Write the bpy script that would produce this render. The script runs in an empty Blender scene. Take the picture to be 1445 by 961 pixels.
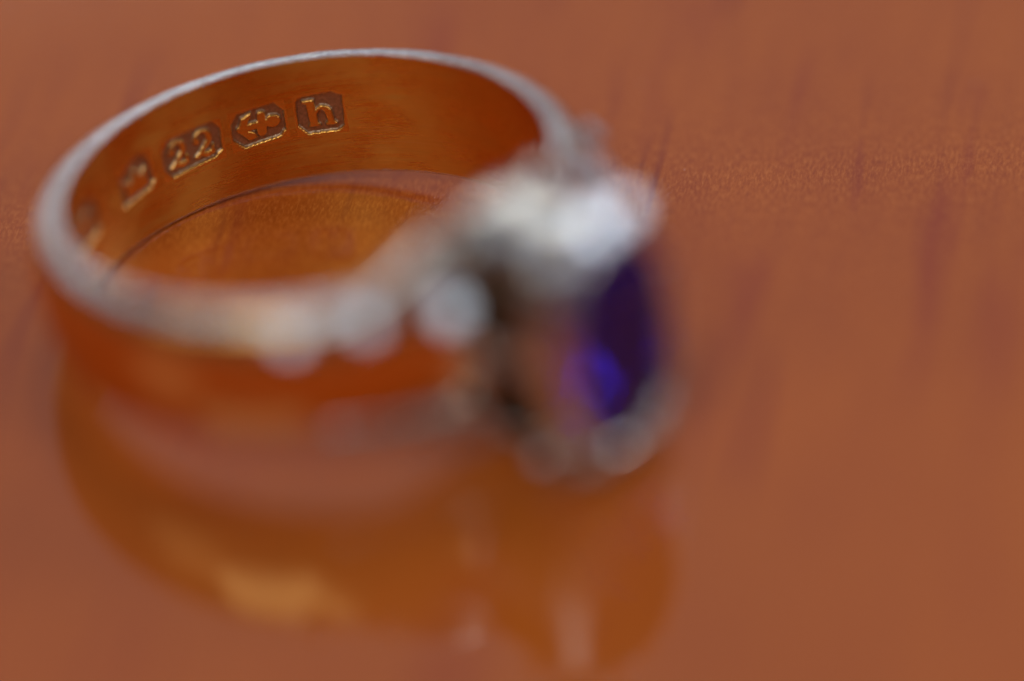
import bpy, bmesh, math, random
import numpy as np
from mathutils import Matrix, Vector
random.seed(4)
MM = 0.001
S = bpy.context.scene
COL = S.collection

# ------------------------------------------------------------------ camera
# 1:1 macro shot: 35 degrees above the table, slightly rolled, focus on the far inner wall
ELEV, DIST, ROLL, LENS = 0.6294, 210.0, -0.0649, 203.89
d = Vector((0, math.cos(ELEV), -math.sin(ELEV)))
upv = Vector((0, math.sin(ELEV), math.cos(ELEV)))
xv = Vector((1, 0, 0))
c_, s_ = math.cos(ROLL), math.sin(ROLL)
cx_, cu_ = xv * c_ + upv * s_, xv * -s_ + upv * c_
cam = bpy.data.cameras.new('camera')
cam_o = bpy.data.objects.new('camera', cam)
COL.objects.link(cam_o)
m = Matrix((cx_, cu_, -d)).transposed().to_4x4()
m.translation = -d * DIST * MM
cam_o.matrix_world = m
cam.lens, cam.sensor_width, cam.sensor_fit = LENS, 36.0, 'HORIZONTAL'
cam.clip_start, cam.clip_end = 0.01, 20.0
cam.dof.use_dof = True
cam.dof.focus_distance = 0.2175
cam.dof.aperture_fstop = 7.0
S.camera = cam_o

# ------------------------------------------------------------------ light
world = bpy.data.worlds.new('World')
S.world = world
world.use_nodes = True
bg = world.node_tree.nodes['Background']
bg.inputs[0].default_value = (0.29, 0.29, 0.36, 1)
bg.inputs[1].default_value = 0.30


def area(name, loc, target, sx, sy, power, color):
    l = bpy.data.lights.new(name, 'AREA')
    l.shape, l.size, l.size_y = 'RECTANGLE', sx, sy
    l.energy, l.color = power, color
    o = bpy.data.objects.new(name, l)
    COL.objects.link(o)
    o.location = loc
    o.rotation_euler = (Vector(target) - Vector(loc)).to_track_quat('-Z', 'Y').to_euler()
    return o


area('window_light', (0.1, 1.35, 1.0), (0, 0, 0), 1.5, 0.9, 1.5, (0.84, 0.90, 1.0))
area('rim_fill_light', (-0.40, 1.42, 0.62), (0, 0, 0), 1.0, 0.35, 2.1, (0.92, 0.96, 1.0))  # added lamp, no known window: lifts only the rim and head top
area('overhead_fill_light', (0.2, 0.70, 1.30), (0, 0, 0), 0.32, 0.30, 3.2, (0.95, 0.98, 1.0))  # added overhead lamp for diffuse light and rim sparkle, no known fitting
area('room_lamp', (-0.40, -0.62, 1.15), (0, 0, 0), 0.78, 0.78, 6.2, (0.86, 0.94, 1.0))
area('side_window_light', (1.18, 0.62, 0.86), (0, 0, 0), 0.42, 0.44, 6.2, (0.82, 0.88, 1.0))
area('glint_fill_light', (1.08, -0.60, 0.88), (0, 0, 0), 0.34, 0.42, 2.6, (0.95, 0.97, 1.0))  # added unseen lamp, no known door: meant to glint off the inner wall
area('left_window_light', (-1.15, -0.55, 0.85), (0, 0, 0), 0.6, 0.6, 1.0, (1.0, 0.97, 0.94))
S.view_settings.view_transform = 'Standard'
S.view_settings.look = 'None'
S.view_settings.exposure = -0.1
S.view_settings.gamma = 1.0
S.view_settings.use_curve_mapping = False
S.cycles.use_denoising = True
S.cycles.sample_clamp_indirect = 6.0
S.cycles.max_bounces = 12
S.cycles.blur_glossy = 0.3


# ------------------------------------------------------------------ materials
class NT:
    def __init__(self, name):
        self.m = bpy.data.materials.new(name)
        self.m.use_nodes = True
        self.t = self.m.node_tree
        self.b = self.t.nodes['Principled BSDF']

    def n(self, typ, ins=None, **kw):
        x = self.t.nodes.new(typ)
        for k, v in kw.items():
            setattr(x, k, v)
        for k, v in (ins or {}).items():
            self.put(x.inputs[k], v)
        return x

    def put(self, sock, v):
        if hasattr(v, 'is_output'):
            self.t.links.new(v, sock)
        else:
            sock.default_value = v

    def set(self, **kw):
        for k, v in kw.items():
            self.put(self.b.inputs[k.replace('_', ' ')], v)

    def ramp(self, fac, *stops):
        r = self.n('ShaderNodeValToRGB', {0: fac})
        e = r.color_ramp.elements
        while len(e) < len(stops):
            e.new(0.5)
        for el, (p, c) in zip(e, stops):
            el.position = p
            el.color = (*c, 1) if len(c) == 3 else c
        return r.outputs[0]

    def mix(self, fac, a, b, mode='MIX'):
        x = self.n('ShaderNodeMix', data_type='RGBA', blend_type=mode)
        self.put(x.inputs[0], fac)
        self.put(x.inputs[6], a)
        self.put(x.inputs[7], b)
        return x.outputs[2]


def metal(name, color, rough, streak=0.25, uv=True, bump=0.02, scratch=False):
    t = NT(name)
    co = t.n('ShaderNodeTexCoord').outputs['UV' if uv else 'Object']
    k = 1.0 if uv else 1000.0
    mp = t.n('ShaderNodeMapping', {0: co, 3: (0.30 * k, 11 * k, 6 * k)}).outputs[0]
    n1 = t.n('ShaderNodeTexNoise', {'Vector': mp, 'Scale': 1.0, 'Detail': 5.0, 'Roughness': 0.65}).outputs[0]
    mp2 = t.n('ShaderNodeMapping', {0: co, 3: (0.5 * k, 0.7 * k, 0.6 * k)}).outputs[0]
    n2 = t.n('ShaderNodeTexNoise', {'Vector': mp2, 'Scale': 1.0, 'Detail': 3.0}).outputs[0]
    ro = t.n('ShaderNodeMapRange', {0: n2, 1: 0.3, 2: 0.7, 3: rough * 0.7, 4: rough * 1.35}).outputs[0]
    bp = t.n('ShaderNodeBump', {'Strength': streak, 'Distance': bump * MM, 'Height': n1}).outputs[0]
    c = t.mix(n2, (*[x * 0.93 for x in color], 1), (*color, 1))
    if scratch:
        mp3 = t.n('ShaderNodeMapping', {0: co, 2: (0, 0, 0.05), 3: (0.10, 26.0, 1.0)}).outputs[0]
        n3 = t.n('ShaderNodeTexNoise', {'Vector': mp3, 'Scale': 1.0, 'Detail': 2.0, 'Roughness': 0.5}).outputs[0]
        sc = t.ramp(n3, (0.695, (0, 0, 0)), (0.72, (1, 1, 1)), (0.745, (0, 0, 0)))
        c = t.mix(t.n('ShaderNodeMath', {0: n1, 1: 0.5}, operation='MULTIPLY').outputs[0], c, (*[x * 0.40 for x in color], 1))
        c = t.mix(t.n('ShaderNodeMath', {0: sc, 1: 0.3}, operation='MULTIPLY').outputs[0], c, (0.9, 0.74, 0.5, 1))
        ro = t.n('ShaderNodeMath', {0: ro, 1: t.n('ShaderNodeMapRange', {0: n1, 1: 0.3, 2: 0.7, 3: -0.08, 4: 0.12}).outputs[0]}, operation='ADD').outputs[0]
    t.set(Base_Color=c, Metallic=1.0, Roughness=ro, Normal=bp)
    if scratch:                                       # brushed round the finger hole
        t.set(Anisotropic=0.75, Anisotropic_Rotation=0.25, Tangent=t.n('ShaderNodeTangent', direction_type='UV_MAP', uv_map='UVMap').outputs[0])
    return t.m


GOLD = metal('satin_yellow_gold', (1.0, 0.48, 0.08), 0.28, 0.9, True, 0.02, True)
GOLD_OUT = metal('polished_yellow_gold', (0.92, 0.50, 0.15), 0.19, 0.12)
RIM = metal('painted_edge_glare', (0.92, 0.90, 0.89), 0.17, 1.0, True, 0.04)  # pale colour paints bright window glare onto the gold edges
WHITE = metal('pale_gold', (0.86, 0.79, 0.68), 0.24, 0.2, False)
t = NT('tarnished_stamp_floor')
co = t.n('ShaderNodeTexCoord').outputs['UV']
n1 = t.n('ShaderNodeTexNoise', {'Vector': co, 'Scale': 9.0, 'Detail': 5.0}).outputs[0]
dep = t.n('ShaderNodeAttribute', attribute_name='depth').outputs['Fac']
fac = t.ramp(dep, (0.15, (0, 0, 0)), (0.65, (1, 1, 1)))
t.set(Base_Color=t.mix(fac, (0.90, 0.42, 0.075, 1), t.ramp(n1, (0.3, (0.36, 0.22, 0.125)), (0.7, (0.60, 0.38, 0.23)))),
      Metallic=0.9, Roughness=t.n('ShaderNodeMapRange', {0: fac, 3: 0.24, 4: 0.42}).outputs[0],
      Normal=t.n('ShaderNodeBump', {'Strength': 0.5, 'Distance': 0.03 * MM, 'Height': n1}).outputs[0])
PATINA = t.m


t = NT('painted_inner_shade')
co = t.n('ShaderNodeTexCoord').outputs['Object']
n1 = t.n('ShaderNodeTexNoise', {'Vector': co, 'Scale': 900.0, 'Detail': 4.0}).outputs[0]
t.set(Base_Color=t.ramp(n1, (0.3, (0.10, 0.05, 0.026)), (0.7, (0.20, 0.105, 0.055))), Metallic=0.6, Roughness=0.5)  # dark brown paints the shade inside the pierced collar
INNER_SHADE = t.m
PLATE = metal('shoulder_gold', (0.50, 0.42, 0.34), 0.34, 0.2, False)


def gem(name, color, ior, rough=0.0, spec=0.5):
    t = NT(name)
    t.set(Base_Color=(*color, 1), Roughness=rough, IOR=ior)
    t.b.inputs['Transmission Weight'].default_value = 1.0
    t.b.inputs['Specular IOR Level'].default_value = spec
    return t.m


DIAMOND = gem('diamond', (0.97, 0.97, 1.0), 2.4, 0.03)
tt = DIAMOND.node_tree                                # brilliance: much of the light comes straight back out of a cut diamond
gl = tt.nodes.new('ShaderNodeBsdfGlossy')
gl.inputs['Color'].default_value = (0.82, 0.89, 0.97, 1)
gl.inputs['Roughness'].default_value = 0.38
mx = tt.nodes.new('ShaderNodeMixShader')
mx.inputs[0].default_value = 0.45
tt.links.new(tt.nodes['Principled BSDF'].outputs[0], mx.inputs[1])
tt.links.new(gl.outputs[0], mx.inputs[2])
tt.links.new(mx.outputs[0], tt.nodes['Material Output'].inputs[0])
BLUE = gem('deep_blue_stone', (0.06, 0.025, 0.80), 1.6, 0.0, 0.12)
BLUE.node_tree.nodes['Principled BSDF'].inputs['Transmission Weight'].default_value = 0.92

# polished red-brown wood
t = NT('polished_red_wood')
co = t.n('ShaderNodeTexCoord').outputs['Object']
mp = t.n('ShaderNodeMapping', {0: co, 2: (0, 0, math.radians(11)), 3: (1000, 1000, 1000)}).outputs[0]
def stretched(sx, sy, sc=1.0, det=4.0, rough=0.55, off=(0, 0, 0)):
    v = t.n('ShaderNodeMapping', {0: mp, 1: off, 3: (sx, sy, 1)}).outputs[0]
    return t.n('ShaderNodeTexNoise', {'Vector': v, 'Scale': sc, 'Detail': det, 'Roughness': rough}).outputs[0]
broad = stretched(0.07, 0.035, 1.0, 3.0)
fibre = stretched(1.3, 0.16, 1.0, 5.0, 0.6)
speck = stretched(9.0, 2.4, 1.0, 4.0, 0.72)
pore = stretched(1.0, 0.06, 1.0, 2.0, 0.5, (3.3, 1.7, 0))
base = t.ramp(broad, (0.32, (0.36, 0.050, 0.007)), (0.68, (0.62, 0.135, 0.008)))
base = t.mix(0.5, base, t.ramp(fibre, (0.3, (0.38, 0.06, 0.007)), (0.7, (0.56, 0.12, 0.009))))
base = t.mix(0.45, base, t.ramp(speck, (0.32, (0.24, 0.036, 0.010)), (0.5, (0.46, 0.10, 0.015)), (0.68, (0.74, 0.24, 0.05))))
pm = t.ramp(pore, (0.62, (0, 0, 0)), (0.72, (1, 1, 1)))
base = t.mix(t.n('ShaderNodeMath', {0: pm, 1: 0.72}, operation='MULTIPLY').outputs[0], base, (0.25, 0.026, 0.012, 1))
pore2 = stretched(0.42, 0.05, 1.0, 3.0, 0.6, (8.1, 4.2, 0))
pm2 = t.ramp(pore2, (0.58, (0, 0, 0)), (0.72, (1, 1, 1)))
base = t.mix(t.n('ShaderNodeMath', {0: pm2, 1: 0.55}, operation='MULTIPLY').outputs[0], base, (0.30, 0.030, 0.016, 1))
vo = t.n('ShaderNodeTexVoronoi', {'Vector': mp, 'Scale': 0.55, 'Randomness': 1.0})
dust = t.n('ShaderNodeMath', {0: vo.outputs['Distance'], 1: 0.022}, operation='LESS_THAN').outputs[0]
base = t.mix(t.n('ShaderNodeMath', {0: dust, 1: 0.6}, operation='MULTIPLY').outputs[0], base, (0.75, 0.6, 0.5, 1))
fine = t.n('ShaderNodeTexNoise', {'Vector': mp, 'Scale': 7.0, 'Detail': 3.0}).outputs[0]
t.set(Base_Color=base, Roughness=0.055, IOR=1.52,
      Normal=t.n('ShaderNodeBump', {'Strength': 0.06, 'Distance': 0.01 * MM, 'Height': fine}).outputs[0])
WOOD = t.m


# ------------------------------------------------------------------ mesh helpers
def link(name, me, parent=None, mats=(), smooth=True, matrix=None):
    o = bpy.data.objects.new(name, me)
    COL.objects.link(o)
    for mt in mats:
        if mt.name not in me.materials:
            me.materials.append(mt)
    if smooth:
        me.polygons.foreach_set('use_smooth', [True] * len(me.polygons))
    if parent:
        o.parent = parent
    if matrix is not None:
        o.matrix_local = matrix
    return o


def mesh(name, verts, faces):
    me = bpy.data.meshes.new(name)
    me.from_pydata([tuple(x * MM for x in v) for v in verts], [], faces)
    me.update()
    return me


def fix(me):
    bm = bmesh.new()
    bm.from_mesh(me)
    bmesh.ops.remove_doubles(bm, verts=bm.verts, dist=1e-8)
    bmesh.ops.recalc_face_normals(bm, faces=bm.faces)
    bm.to_mesh(me)
    bm.free()
    return me


def loft(name, rings, closed=True, caps=(False, False)):
    """rings: list of equally long point lists (mm)"""
    n = len(rings[0])
    vs = [p for r in rings for p in r]
    fs = []
    for i in range(len(rings) - 1):
        for j in range(n if closed else n - 1):
            k = (j + 1) % n
            fs.append((i * n + j, i * n + k, (i + 1) * n + k, (i + 1) * n + j))
    if caps[0]:
        fs.append(tuple(range(n)))
    if caps[1]:
        fs.append(tuple(range((len(rings) - 1) * n, len(rings) * n)))
    return fix(mesh(name, vs, fs))


def tube(name, pts, radii, n=10):
    pts = [Vector(p) for p in pts]
    rings = []
    up = Vector((0.13, 0.2, 0.97))
    for i, p in enumerate(pts):
        tg = (pts[min(i + 1, len(pts) - 1)] - pts[max(i - 1, 0)]).normalized()
        a = tg.cross(up).normalized()
        b = tg.cross(a)
        rings.append([tuple(p + (a * math.cos(q) + b * math.sin(q)) * radii[i]) for q in [2 * math.pi * k / n for k in range(n)]])
    return loft(name, rings, True, (True, True))


# ------------------------------------------------------------------ table
tb = bmesh.new()
bmesh.ops.create_cube(tb, size=1.0, matrix=Matrix.Translation((0, 0.1, -0.0125)) @ Matrix.Diagonal((1.2, 0.8, 0.025, 1)))
bmesh.ops.bevel(tb, geom=tb.edges[:], offset=0.003, segments=3, affect='EDGES')
tme = bpy.data.meshes.new('table_top')
tb.to_mesh(tme)
tb.free()
table = link('table_top', tme, None, [WOOD], False)
table['kind'] = 'structure'
table['label'] = 'polished red brown wooden table top with fine dark grain'

# ------------------------------------------------------------------ the ring
RI, HB = 9.0, 5.15                       # inner radius, width of the band (mm)
ring = bpy.data.objects.new('gemstone_ring', None)
COL.objects.link(ring)
ring.empty_display_size = 0.005
TILT = math.atan(0.1178)
ring.matrix_world = (Matrix.Translation((-6.60 * MM, 1.89 * MM, 1.094 * MM)) @ Matrix.Rotation(math.radians(-48.4), 4, 'Z')
                     @ Matrix.Rotation(-TILT, 4, 'Y') @ Matrix.Rotation(math.radians(5.2), 4, 'Z'))
ring['label'] = 'hallmarked gold ring with diamond cluster round a deep blue stone lying on the table'
ring['category'] = 'ring'


# ---- stamped marks: outlines in (u = arc from the left, v = height) millimetres on the inner wall
def seg_d(U, V, a, b):
    ax, ay, bx, by = *a, *b
    dx, dy = bx - ax, by - ay
    tt = np.clip(((U - ax) * dx + (V - ay) * dy) / (dx * dx + dy * dy + 1e-12), 0, 1)
    return np.hypot(U - ax - tt * dx, V - ay - tt * dy)


def poly_sdf(U, V, P):
    dd = np.full(U.shape, 1e9)
    ins = np.zeros(U.shape, bool)
    n = len(P)
    for i in range(n):
        a, b = P[i], P[(i + 1) % n]
        dd = np.minimum(dd, seg_d(U, V, a, b))
        cond = (a[1] > V) != (b[1] > V)
        with np.errstate(divide='ignore', invalid='ignore'):
            xx = (b[0] - a[0]) * (V - a[1]) / (b[1] - a[1] + 1e-12) + a[0]
        ins ^= cond & (U < xx)
    return np.where(ins, -dd, dd)


def stroke(U, V, pts, w):
    dd = np.full(U.shape, 1e9)
    n = len(pts)
    ws = w if isinstance(w, (list, tuple)) else [w] * n
    for i in range(n - 1):
        for k in range(4):
            f0, f1 = k / 4, (k + 1) / 4
            a = tuple(pts[i][q] * (1 - f0) + pts[i + 1][q] * f0 for q in (0, 1))
            b = tuple(pts[i][q] * (1 - f1) + pts[i + 1][q] * f1 for q in (0, 1))
            ww = ws[i] + (ws[i + 1] - ws[i]) * (f0 + f1) / 2
            dd = np.minimum(dd, seg_d(U, V, a, b) - ww / 2)
    return dd


def arc(cx, cy, rx, ry, a0, a1, n=10):
    return [(cx + rx * math.cos(math.radians(a0 + (a1 - a0) * k / n)), cy + ry * math.sin(math.radians(a0 + (a1 - a0) * k / n))) for k in range(n + 1)]


USH = -0.82                              # where the row of marks starts along the wall


def glyph_h(U, V):
    g = poly_sdf(U, V, [(-20.36, 2.22), (-20.42, 3.12), (-20.56, 3.2), (-20.54, 3.27), (-20.12, 3.27), (-20.08, 2.22)])
    g = np.minimum(g, stroke(U, V, [(-20.1, 2.72), (-20.0, 2.86), (-19.86, 2.92), (-19.72, 2.86), (-19.64, 2.72), (-19.6, 2.5), (-19.57, 2.3)],
                             [0.08, 0.1, 0.13, 0.2, 0.24, 0.23, 0.22]))
    for x in (-20.22, -19.58):
        g = np.minimum(g, poly_sdf(U, V, [(x - 0.21, 2.16), (x - 0.19, 2.23), (x - 0.1, 2.32), (x + 0.1, 2.32), (x + 0.19, 2.23), (x + 0.21, 2.16)]))
    return g


def glyph_anchor(U, V):
    g = stroke(U, V, [(-23.0, 2.66), (-21.75, 2.70)], 0.27)
    g = np.minimum(g, stroke(U, V, [(-22.19, 2.36), (-22.13, 3.06)], [0.34, 0.28]))
    g = np.minimum(g, np.hypot((U + 21.74) / 1.1, V - 2.70) - 0.25)
    g = np.minimum(g, poly_sdf(U, V, [(-23.12, 2.66), (-22.88, 3.1), (-22.5, 3.24), (-22.6, 3.02), (-22.70, 2.84), (-22.76, 2.72)]))
    g = np.minimum(g, poly_sdf(U, V, [(-23.12, 2.66), (-22.72, 2.12), (-22.40, 2.2), (-22.48, 2.40), (-22.72, 2.5), (-22.78, 2.62)]))
    return g


def glyph_two(U, V, x):
    g = stroke(U, V, arc(x + 0.38, 2.83, 0.29, 0.33, 185, -30, 12) + [(x + 0.50, 2.55), (x + 0.28, 2.32), (x + 0.08, 2.16)],
               [0.17, 0.1, 0.09, 0.09, 0.09, 0.09, 0.1, 0.13, 0.17, 0.2, 0.21, 0.2, 0.19, 0.16, 0.12, 0.08])
    g = np.minimum(g, np.hypot(U - x - 0.15, V - 2.80) - 0.11)
    g = np.minimum(g, stroke(U, V, [(x + 0.04, 2.16), (x + 0.26, 2.24), (x + 0.52, 2.14), (x + 0.74, 2.2), (x + 0.78, 2.44)], [0.1, 0.16, 0.2, 0.15, 0.07]))
    return g


def glyph_22(U, V):
    return np.minimum(glyph_two(U, V, -26.02), glyph_two(U, V, -24.92))


def glyph_crown(U, V):
    g = poly_sdf(U, V, [(-28.2, 2.1), (-28.3, 2.72), (-28.0, 2.5), (-27.74, 3.0), (-27.46, 2.56), (-27.2, 2.86), (-27.24, 2.2)])
    return np.minimum(g, stroke(U, V, [(-28.2, 2.14), (-27.24, 2.22)], 0.16))


def glyph_worn(U, V):
    g = np.hypot((U + 31.8) / 1.1, V - 2.65) - 0.32
    return np.minimum(g, np.hypot((U + 30.95) / 1.1, V - 2.6) - 0.32)


MARKS = [
    ('stamped letter h in a cut cornered frame', [(-20.84, 2.25), (-20.80, 3.30), (-20.58, 3.46), (-19.42, 3.55), (-19.03, 3.36), (-19.10, 2.10), (-19.34, 1.88), (-20.5, 1.86)], glyph_h),
    ('stamped sideways anchor in an eight sided frame', [(-23.34, 2.32), (-23.36, 2.95), (-23.05, 3.34), (-21.58, 3.46), (-21.25, 3.02), (-21.3, 2.25), (-21.55, 2.0), (-22.95, 1.86)], glyph_anchor),
    ('stamped number 22 in a long eight sided frame', [(-26.32, 2.25), (-26.34, 3.0), (-26.0, 3.36), (-24.06, 3.42), (-23.76, 3.02), (-23.8, 2.15), (-24.1, 1.92), (-25.98, 1.80)], glyph_22),
    ('stamped crown in a shield shaped frame', [(-28.62, 1.80), (-28.58, 2.95), (-27.85, 3.38), (-27.35, 3.52), (-26.98, 3.2), (-26.84, 2.15), (-27.1, 1.9)], glyph_crown),
    ('worn unreadable stamped mark', [(-32.5, 2.0), (-32.5, 3.2), (-32.1, 3.42), (-30.5, 3.42), (-30.2, 3.1), (-30.2, 2.0), (-30.5, 1.8), (-32.2, 1.8)], glyph_worn),
]
DEPTH = 0.13
STEP = 0.024
# sample lines along the circumference (u) and across the band (v)
us = list(np.arange(-33.65, -19.65, STEP))
rest = list(np.arange(us[-1], us[0] + 2 * math.pi * RI, 0.14))[1:-1]
us = np.array(us + rest)
vs_ = np.array(list(np.linspace(0.12, 1.68, 7)) + list(np.arange(1.70, 3.62, STEP)) + list(np.linspace(3.66, HB - 0.12, 7)))
U, V = np.meshgrid(us, vs_, indexing='ij')
rng = np.random.default_rng(3)
Hh = np.zeros(U.shape)
zone = np.full(U.shape, -1)
sm = lambda x, w: (lambda q: q * q * (3 - 2 * q))(np.clip(x / w + 0.5, 0, 1))
wob = 0.010 * np.sin(U * 19 + V * 7) + 0.008 * np.sin(U * 41 - V * 33) + 0.006 * np.sin(V * 67 + U * 13)
for k, (lab, P, gf) in enumerate(MARKS):
    P = [(p[0] + USH, p[1]) for p in P]
    f = poly_sdf(U, V, P)
    inside = 1 - sm(f + 0.02 + wob, 0.09)
    g = gf(U - USH, V)
    raised = 1 - sm(g - (0.02 if k < 3 else 0.05) + wob * 0.7, 0.075 if k < 4 else 0.3)
    Hh = np.maximum(Hh, DEPTH * inside * (1 - raised * 0.97))
    u0, u1 = min(p[0] for p in P) - 0.08, max(p[0] for p in P) + 0.08
    v0, v1 = min(p[1] for p in P) - 0.07, max(p[1] for p in P) + 0.07
    zone[(U >= u0) & (U <= u1) & (V >= v0) & (V <= v1)] = k
AZ = -U / RI
RR = RI + Hh + 0.012 * np.sin(3 * AZ + 1.0)
IN = np.stack([RR * np.cos(AZ), RR * np.sin(AZ), V], 2)
nu, nv = U.shape


def sub_mesh(name, zid):
    """inner wall cells whose four corners belong to the mark zone (zid >= 0), or all other cells (-1)"""
    z = zone
    full = lambda i, j, k: z[i, j] == k and z[(i + 1) % nu, j] == k and z[i, j + 1] == k and z[(i + 1) % nu, j + 1] == k
    verts, faces, uvs, mi, idx = [], [], [], [], {}
    for i in range(nu):
        i2 = (i + 1) % nu
        for j in range(nv - 1):
            own = z[i, j] if (z[i, j] >= 0 and full(i, j, z[i, j])) else -1
            if own != zid:
                continue
            f = []
            for (a, b) in ((i, j), (i, j + 1), (i2, j + 1), (i2, j)):
                if (a, b) not in idx:
                    idx[(a, b)] = len(verts)
                    verts.append(tuple(IN[a, b]))
                f.append(idx[(a, b)])
                ua = U[a, b] + (2 * math.pi * RI if (i2 == 0 and a == 0) else 0)
                uvs.append((ua, V[a, b]))
            faces.append(tuple(f))
            mi.append(1 if (Hh[i, j] + Hh[i2, j + 1]) / 2 > DEPTH * 0.3 else 0)
    sub_mesh.depth = [0.0] * len(verts)
    for (a, b), k in idx.items():
        sub_mesh.depth[k] = float(Hh[a, b] / DEPTH)
    return verts, faces, uvs, mi


def finish(name, verts, faces, uvs, mi, mats, parent):
    me = mesh(name, verts, faces)
    uv = me.uv_layers.new(name='UVMap')
    uv.data.foreach_set('uv', [x for p in uvs for x in p])
    for mt in mats:
        me.materials.append(mt)
    me.polygons.foreach_set('material_index', mi)
    return link(name, me, parent)


# ---- band: inner wall + rims + convex outside
verts, faces, uvs, mi = sub_mesh('band', -1)
prof = []                                           # (r, z, material) from the inner bottom edge round the outside to the inner top edge
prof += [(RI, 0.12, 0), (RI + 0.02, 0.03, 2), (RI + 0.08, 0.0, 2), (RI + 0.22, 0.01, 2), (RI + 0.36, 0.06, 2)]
NP = 22
for k in range(NP + 1):
    a = math.pi * k / NP
    zz = HB / 2 - (HB / 2 - 0.16) * math.cos(a)
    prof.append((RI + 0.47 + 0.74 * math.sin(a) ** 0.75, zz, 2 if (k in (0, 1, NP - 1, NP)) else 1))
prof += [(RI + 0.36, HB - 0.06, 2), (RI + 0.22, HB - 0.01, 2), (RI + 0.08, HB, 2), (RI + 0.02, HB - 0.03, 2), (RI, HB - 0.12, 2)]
base_i = len(verts)
np_ = len(prof)
wear = [0.008 * math.sin(u * 2.1) + 0.004 * math.sin(u * 7.7 + 1) + 0.016 * random.uniform(-1, 1) * (1 if random.random() < 0.25 else 0.15) for u in us]
for i, u in enumerate(us):
    a = -u / RI
    for j, (r, z, mt) in enumerate(prof):
        w = wear[i] if mt == 2 else 0
        r2 = r + 0.012 * math.sin(3 * a + 1.0) * (1 if r < RI + 0.05 else 0)
        z2 = z + (w if z > 2.5 else -w) * (0 if j in (0, np_ - 1) else 1) * (0.5 if j in (1, np_ - 2) else 1)
        verts.append((r2 * math.cos(a), r2 * math.sin(a), z2))
for i in range(nu):
    i2 = (i + 1) % nu
    for j in range(np_ - 1):
        faces.append((base_i + i * np_ + j, base_i + i * np_ + j + 1, base_i + i2 * np_ + j + 1, base_i + i2 * np_ + j)[::-1])
        ua, ub = us[i], us[i2] + (2 * math.pi * RI if i2 == 0 else 0)
        va = j * 0.25
        uvs += [(ua, va), (ua, va + .25), (ub, va + .25), (ub, va)][::-1]
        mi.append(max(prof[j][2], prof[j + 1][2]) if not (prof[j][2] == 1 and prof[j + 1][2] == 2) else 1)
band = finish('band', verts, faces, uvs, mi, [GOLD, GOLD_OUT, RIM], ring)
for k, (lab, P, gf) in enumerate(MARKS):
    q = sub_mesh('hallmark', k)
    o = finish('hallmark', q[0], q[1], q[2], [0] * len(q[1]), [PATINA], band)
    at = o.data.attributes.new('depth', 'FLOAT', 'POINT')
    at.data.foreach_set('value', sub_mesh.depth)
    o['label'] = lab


# ---- cut stones
def oval(x, ry, rz, n, cz=0.0, ph=0.0, cy=0.0, p=2.0):
    out = []
    for k in range(n):
        a = 2 * math.pi * k / n + ph
        c, s = math.cos(a), math.sin(a)
        q = (abs(c) ** p + abs(s) ** p) ** (-1 / p)
        out.append((x, cy + ry * q * c, cz + rz * q * s))
    return out


def cut_stone(name, ry, rz, n, crown, pav, table=0.56, p=2.0):
    """facets facing +X; girdle in the plane x = 0"""
    vs, fs = [], []
    tabl = oval(crown, ry * table, rz * table, n, p=p)
    mid = oval(crown * 0.55, ry * 0.83, rz * 0.83, n, ph=math.pi / n, p=p)
    g1 = oval(0.04 * ry, ry, rz, n, p=p)
    g0 = oval(-0.03 * ry, ry, rz, n, p=p)
    pm = oval(-pav * 0.55, ry * 0.55, rz * 0.55, n, ph=math.pi / n, p=p)
    rows = [tabl, mid, g1, g0, pm]
    for r in rows:
        vs += r
    apex = len(vs)
    vs.append((-pav, 0, 0))
    fs.append(tuple(range(n)))
    for j in range(n):
        k = (j + 1) % n
        T, M_, G, H, Q = (lambda b: lambda i: b * n + i % n)(0), (lambda i: n + i % n), (lambda i: 2 * n + i % n), (lambda i: 3 * n + i % n), (lambda i: 4 * n + i % n)
        fs += [(T(j), T(k), M_(j)), (M_(j), G(k), G(j)), (T(k), M_(k), G(k), M_(j)), (G(j), G(k), H(k), H(j)), (H(j), H(k), Q(j)), (Q(j), H(k), Q(k)), (Q(j), Q(k), apex)]
    return fix(mesh(name, vs, fs))


HZ = HB / 2
# the cluster is a tall collar that widens the ring on both sides and carries the blue stone
HC = HZ
X1 = 14.35                                          # girdle plane of the blue stone
blue = link('blue_stone', cut_stone('blue_stone', 2.72, 3.95, 16, 0.42, 2.6, 0.74, 2.5), ring, [BLUE], False, Matrix.Translation((X1 * MM, 0, HC * MM)))
blue['label'] = 'deep blue faceted oval stone in the tall collar'
sec = [(9.2, 2.6, 3.9), (9.02, 2.75, 4.15), (9.1, 3.0, 4.45), (9.4, 3.12, 4.6), (10.2, 3.12, 4.62), (11.5, 3.08, 4.62), (12.8, 3.1, 4.7), (13.5, 3.12, 4.82), (13.8, 3.08, 4.8), (14.25, 2.96, 4.42),
       (14.5, 2.86, 4.14), (14.62, 2.78, 4.02), (14.6, 2.68, 3.92), (14.35, 2.66, 3.9), (13.6, 2.3, 3.3), (11.6, 1.3, 2.2), (9.6, 2.2, 3.4), (9.2, 2.6, 3.9)]
NC = 72
cv, cf, cm = [], [], []
for x, a, b in sec[:-1]:
    cv += oval(x, a, b, NC, HC, p=2.7)
ns = len(sec) - 1
for i in range(ns):
    for j in range(NC):
        ang = (360.0 * (j + 0.5) / NC) % 180.0
        off = min(ang, 180 - ang)                   # angle away from the two flanks
        if 4 <= i <= 6 and 5 < off < 52:
            continue                                # openings in the gallery
        cf.append((i * NC + j, i * NC + (j + 1) % NC, ((i + 1) % ns) * NC + (j + 1) % NC, ((i + 1) % ns) * NC + j))
        cm.append(1 if i >= 13 else 0)
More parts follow.
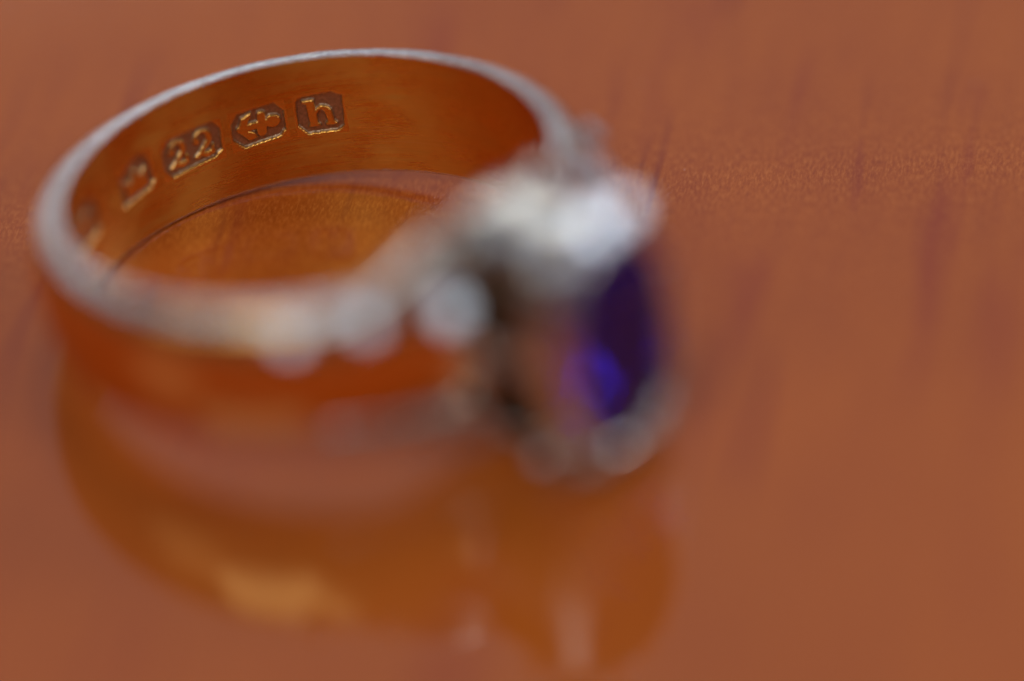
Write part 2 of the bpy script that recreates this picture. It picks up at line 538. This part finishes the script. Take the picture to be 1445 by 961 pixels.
cme = mesh('collar_setting', cv, cf)
cme.materials.append(WHITE)
cme.materials.append(INNER_SHADE)
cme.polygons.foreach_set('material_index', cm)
setting = link('collar_setting', cme, ring)
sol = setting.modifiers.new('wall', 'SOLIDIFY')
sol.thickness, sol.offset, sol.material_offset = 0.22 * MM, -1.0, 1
setting['label'] = 'tall pale metal collar with open back'

rot = ring.matrix_world.to_3x3().normalized().inverted()
TO_CAM = (rot @ -d).normalized()


def facing(lamp):
    """local direction that throws the light of a lamp towards the viewer"""
    return (rot @ (Vector(lamp).normalized() - d)).normalized()


def seat(pos, nrm, spin, sc):
    q = Vector(nrm).to_track_quat('X', 'Z').to_matrix().to_4x4()
    return Matrix.Translation(Vector(pos) * MM) @ q @ Matrix.Rotation(spin, 4, 'X') @ Matrix.Scale(sc, 4)


ROOM, SIDE, OVERHEAD = (-0.40, -0.62, 1.15), (1.18, 0.62, 0.86), (0.2, 0.70, 1.30)
dia = cut_stone('diamond', 0.66, 0.66, 8, 0.24, 0.5, 0.66)
# stones on the sloping ends of the collar, and grains between them
for up in (1, -1):
    for k, y in enumerate((-1.75, -0.2, 1.35)):
        nat = Vector((0.72, 0.06 * y, 0.72 * up)).normalized()
        n = nat.lerp(facing(SIDE), 0.85 if k == 1 else 0.5) if up == 1 else Vector((0.35, 0.05 * y, -0.93))
        link('diamond', dia, setting, [DIAMOND], False, seat((14.1, y, HC + up * (4.42 - 0.05 * y * y)), n, 0.5 * k, 1.25 if (k == 1 and up == 1) else (1.0 if up == 1 else 0.8)))
    for y in (-2.5, -0.98, 0.58, 2.2):
        link('claw', tube('claw', [(13.3, y, HC + up * (4.72 - 0.09 * y * y)), (13.8, y, HC + up * (4.86 - 0.09 * y * y)), (14.2, y, HC + up * (4.6 - 0.09 * y * y)), (14.5, y * 0.96, HC + up * (4.15 - 0.09 * y * y))], [0.2, 0.22, 0.2, 0.1]), setting, [WHITE])
    for k, (x, y) in enumerate(((11.9, -1.75), (11.4, 0.35), (12.0, 2.1))):
        nat = Vector((0.05, 0.03 * y, up)).normalized()
        n = nat.lerp(facing(OVERHEAD), 0.5) if up == 1 else nat
        link('diamond', dia, setting, [DIAMOND], False, seat((x, y, HC + up * (4.62 - 0.02 * y * y)), n, 0.7 * k, 0.9))

# ---- shoulders: pale plates along the band, each set with three diamonds
for side in (-1, 1):
    rings_ = []
    for k in range(25):
        f = k / 24
        az = math.radians(side * (8 + 50 * f))
        w = 0.62 - 0.22 * f
        zc = 4.45 - 0.1 * f
        r0 = 9.95 - 0.15 * f
        cs = []
        for (dr, dz) in ((-0.5, -w), (0.08, -w), (0.16, -w * 0.8), (0.2, -w * 0.3), (0.2, w * 0.3), (0.14, w * 0.8), (0.0, w), (-0.5, w)):
            r = r0 + dr
            cs.append((r * math.cos(az), r * math.sin(az), zc + dz))
        rings_.append(cs)
    for up in (1, -1):                              # the band flares up and down into the collar
        fl = []
        for k in range(19):
            f = k / 18
            az = math.radians(side * (46 - 33 * f))
            zt = HZ + up * (2.35 + 2.0 * (f * f * (3 - 2 * f)) ** 1.2)
            zb = HZ + up * (2.0 + 0.3 * f)
            cs = []
            for (r, g) in ((9.14, 0.0), (9.10, 0.75), (9.22, 0.97), (9.5, 1.0), (9.8, 0.97), (9.98, 0.75), (10.08, 0.0)):
                z = zb + (zt - zb) * g
                cs.append((r * math.cos(az), r * math.sin(az), z))
            fl.append(cs)
        link('shoulder_flare', loft('shoulder_flare', fl, True, (True, True)), ring, [WHITE])
    sh = link('shoulder_plate', loft('shoulder_plate', rings_, True, (True, True)), ring, [PLATE])
    for a_, zc, sc, f in ((18.5, 4.1, 1.22, 0.92), (35.5, 4.65, 0.86, 0.85), (50, 4.55, 0.8, 0.85)):
        az = math.radians(side * a_)
        nat = Vector((math.cos(az) * 0.7, math.sin(az) * 0.7, 0.7))
        n = nat.lerp(facing(ROOM), f) if side == -1 else nat
        link('diamond', dia, sh, [DIAMOND], False, seat((10.45 * math.cos(az), 10.45 * math.sin(az), zc + 0.1), n, 0.3 * a_, sc))
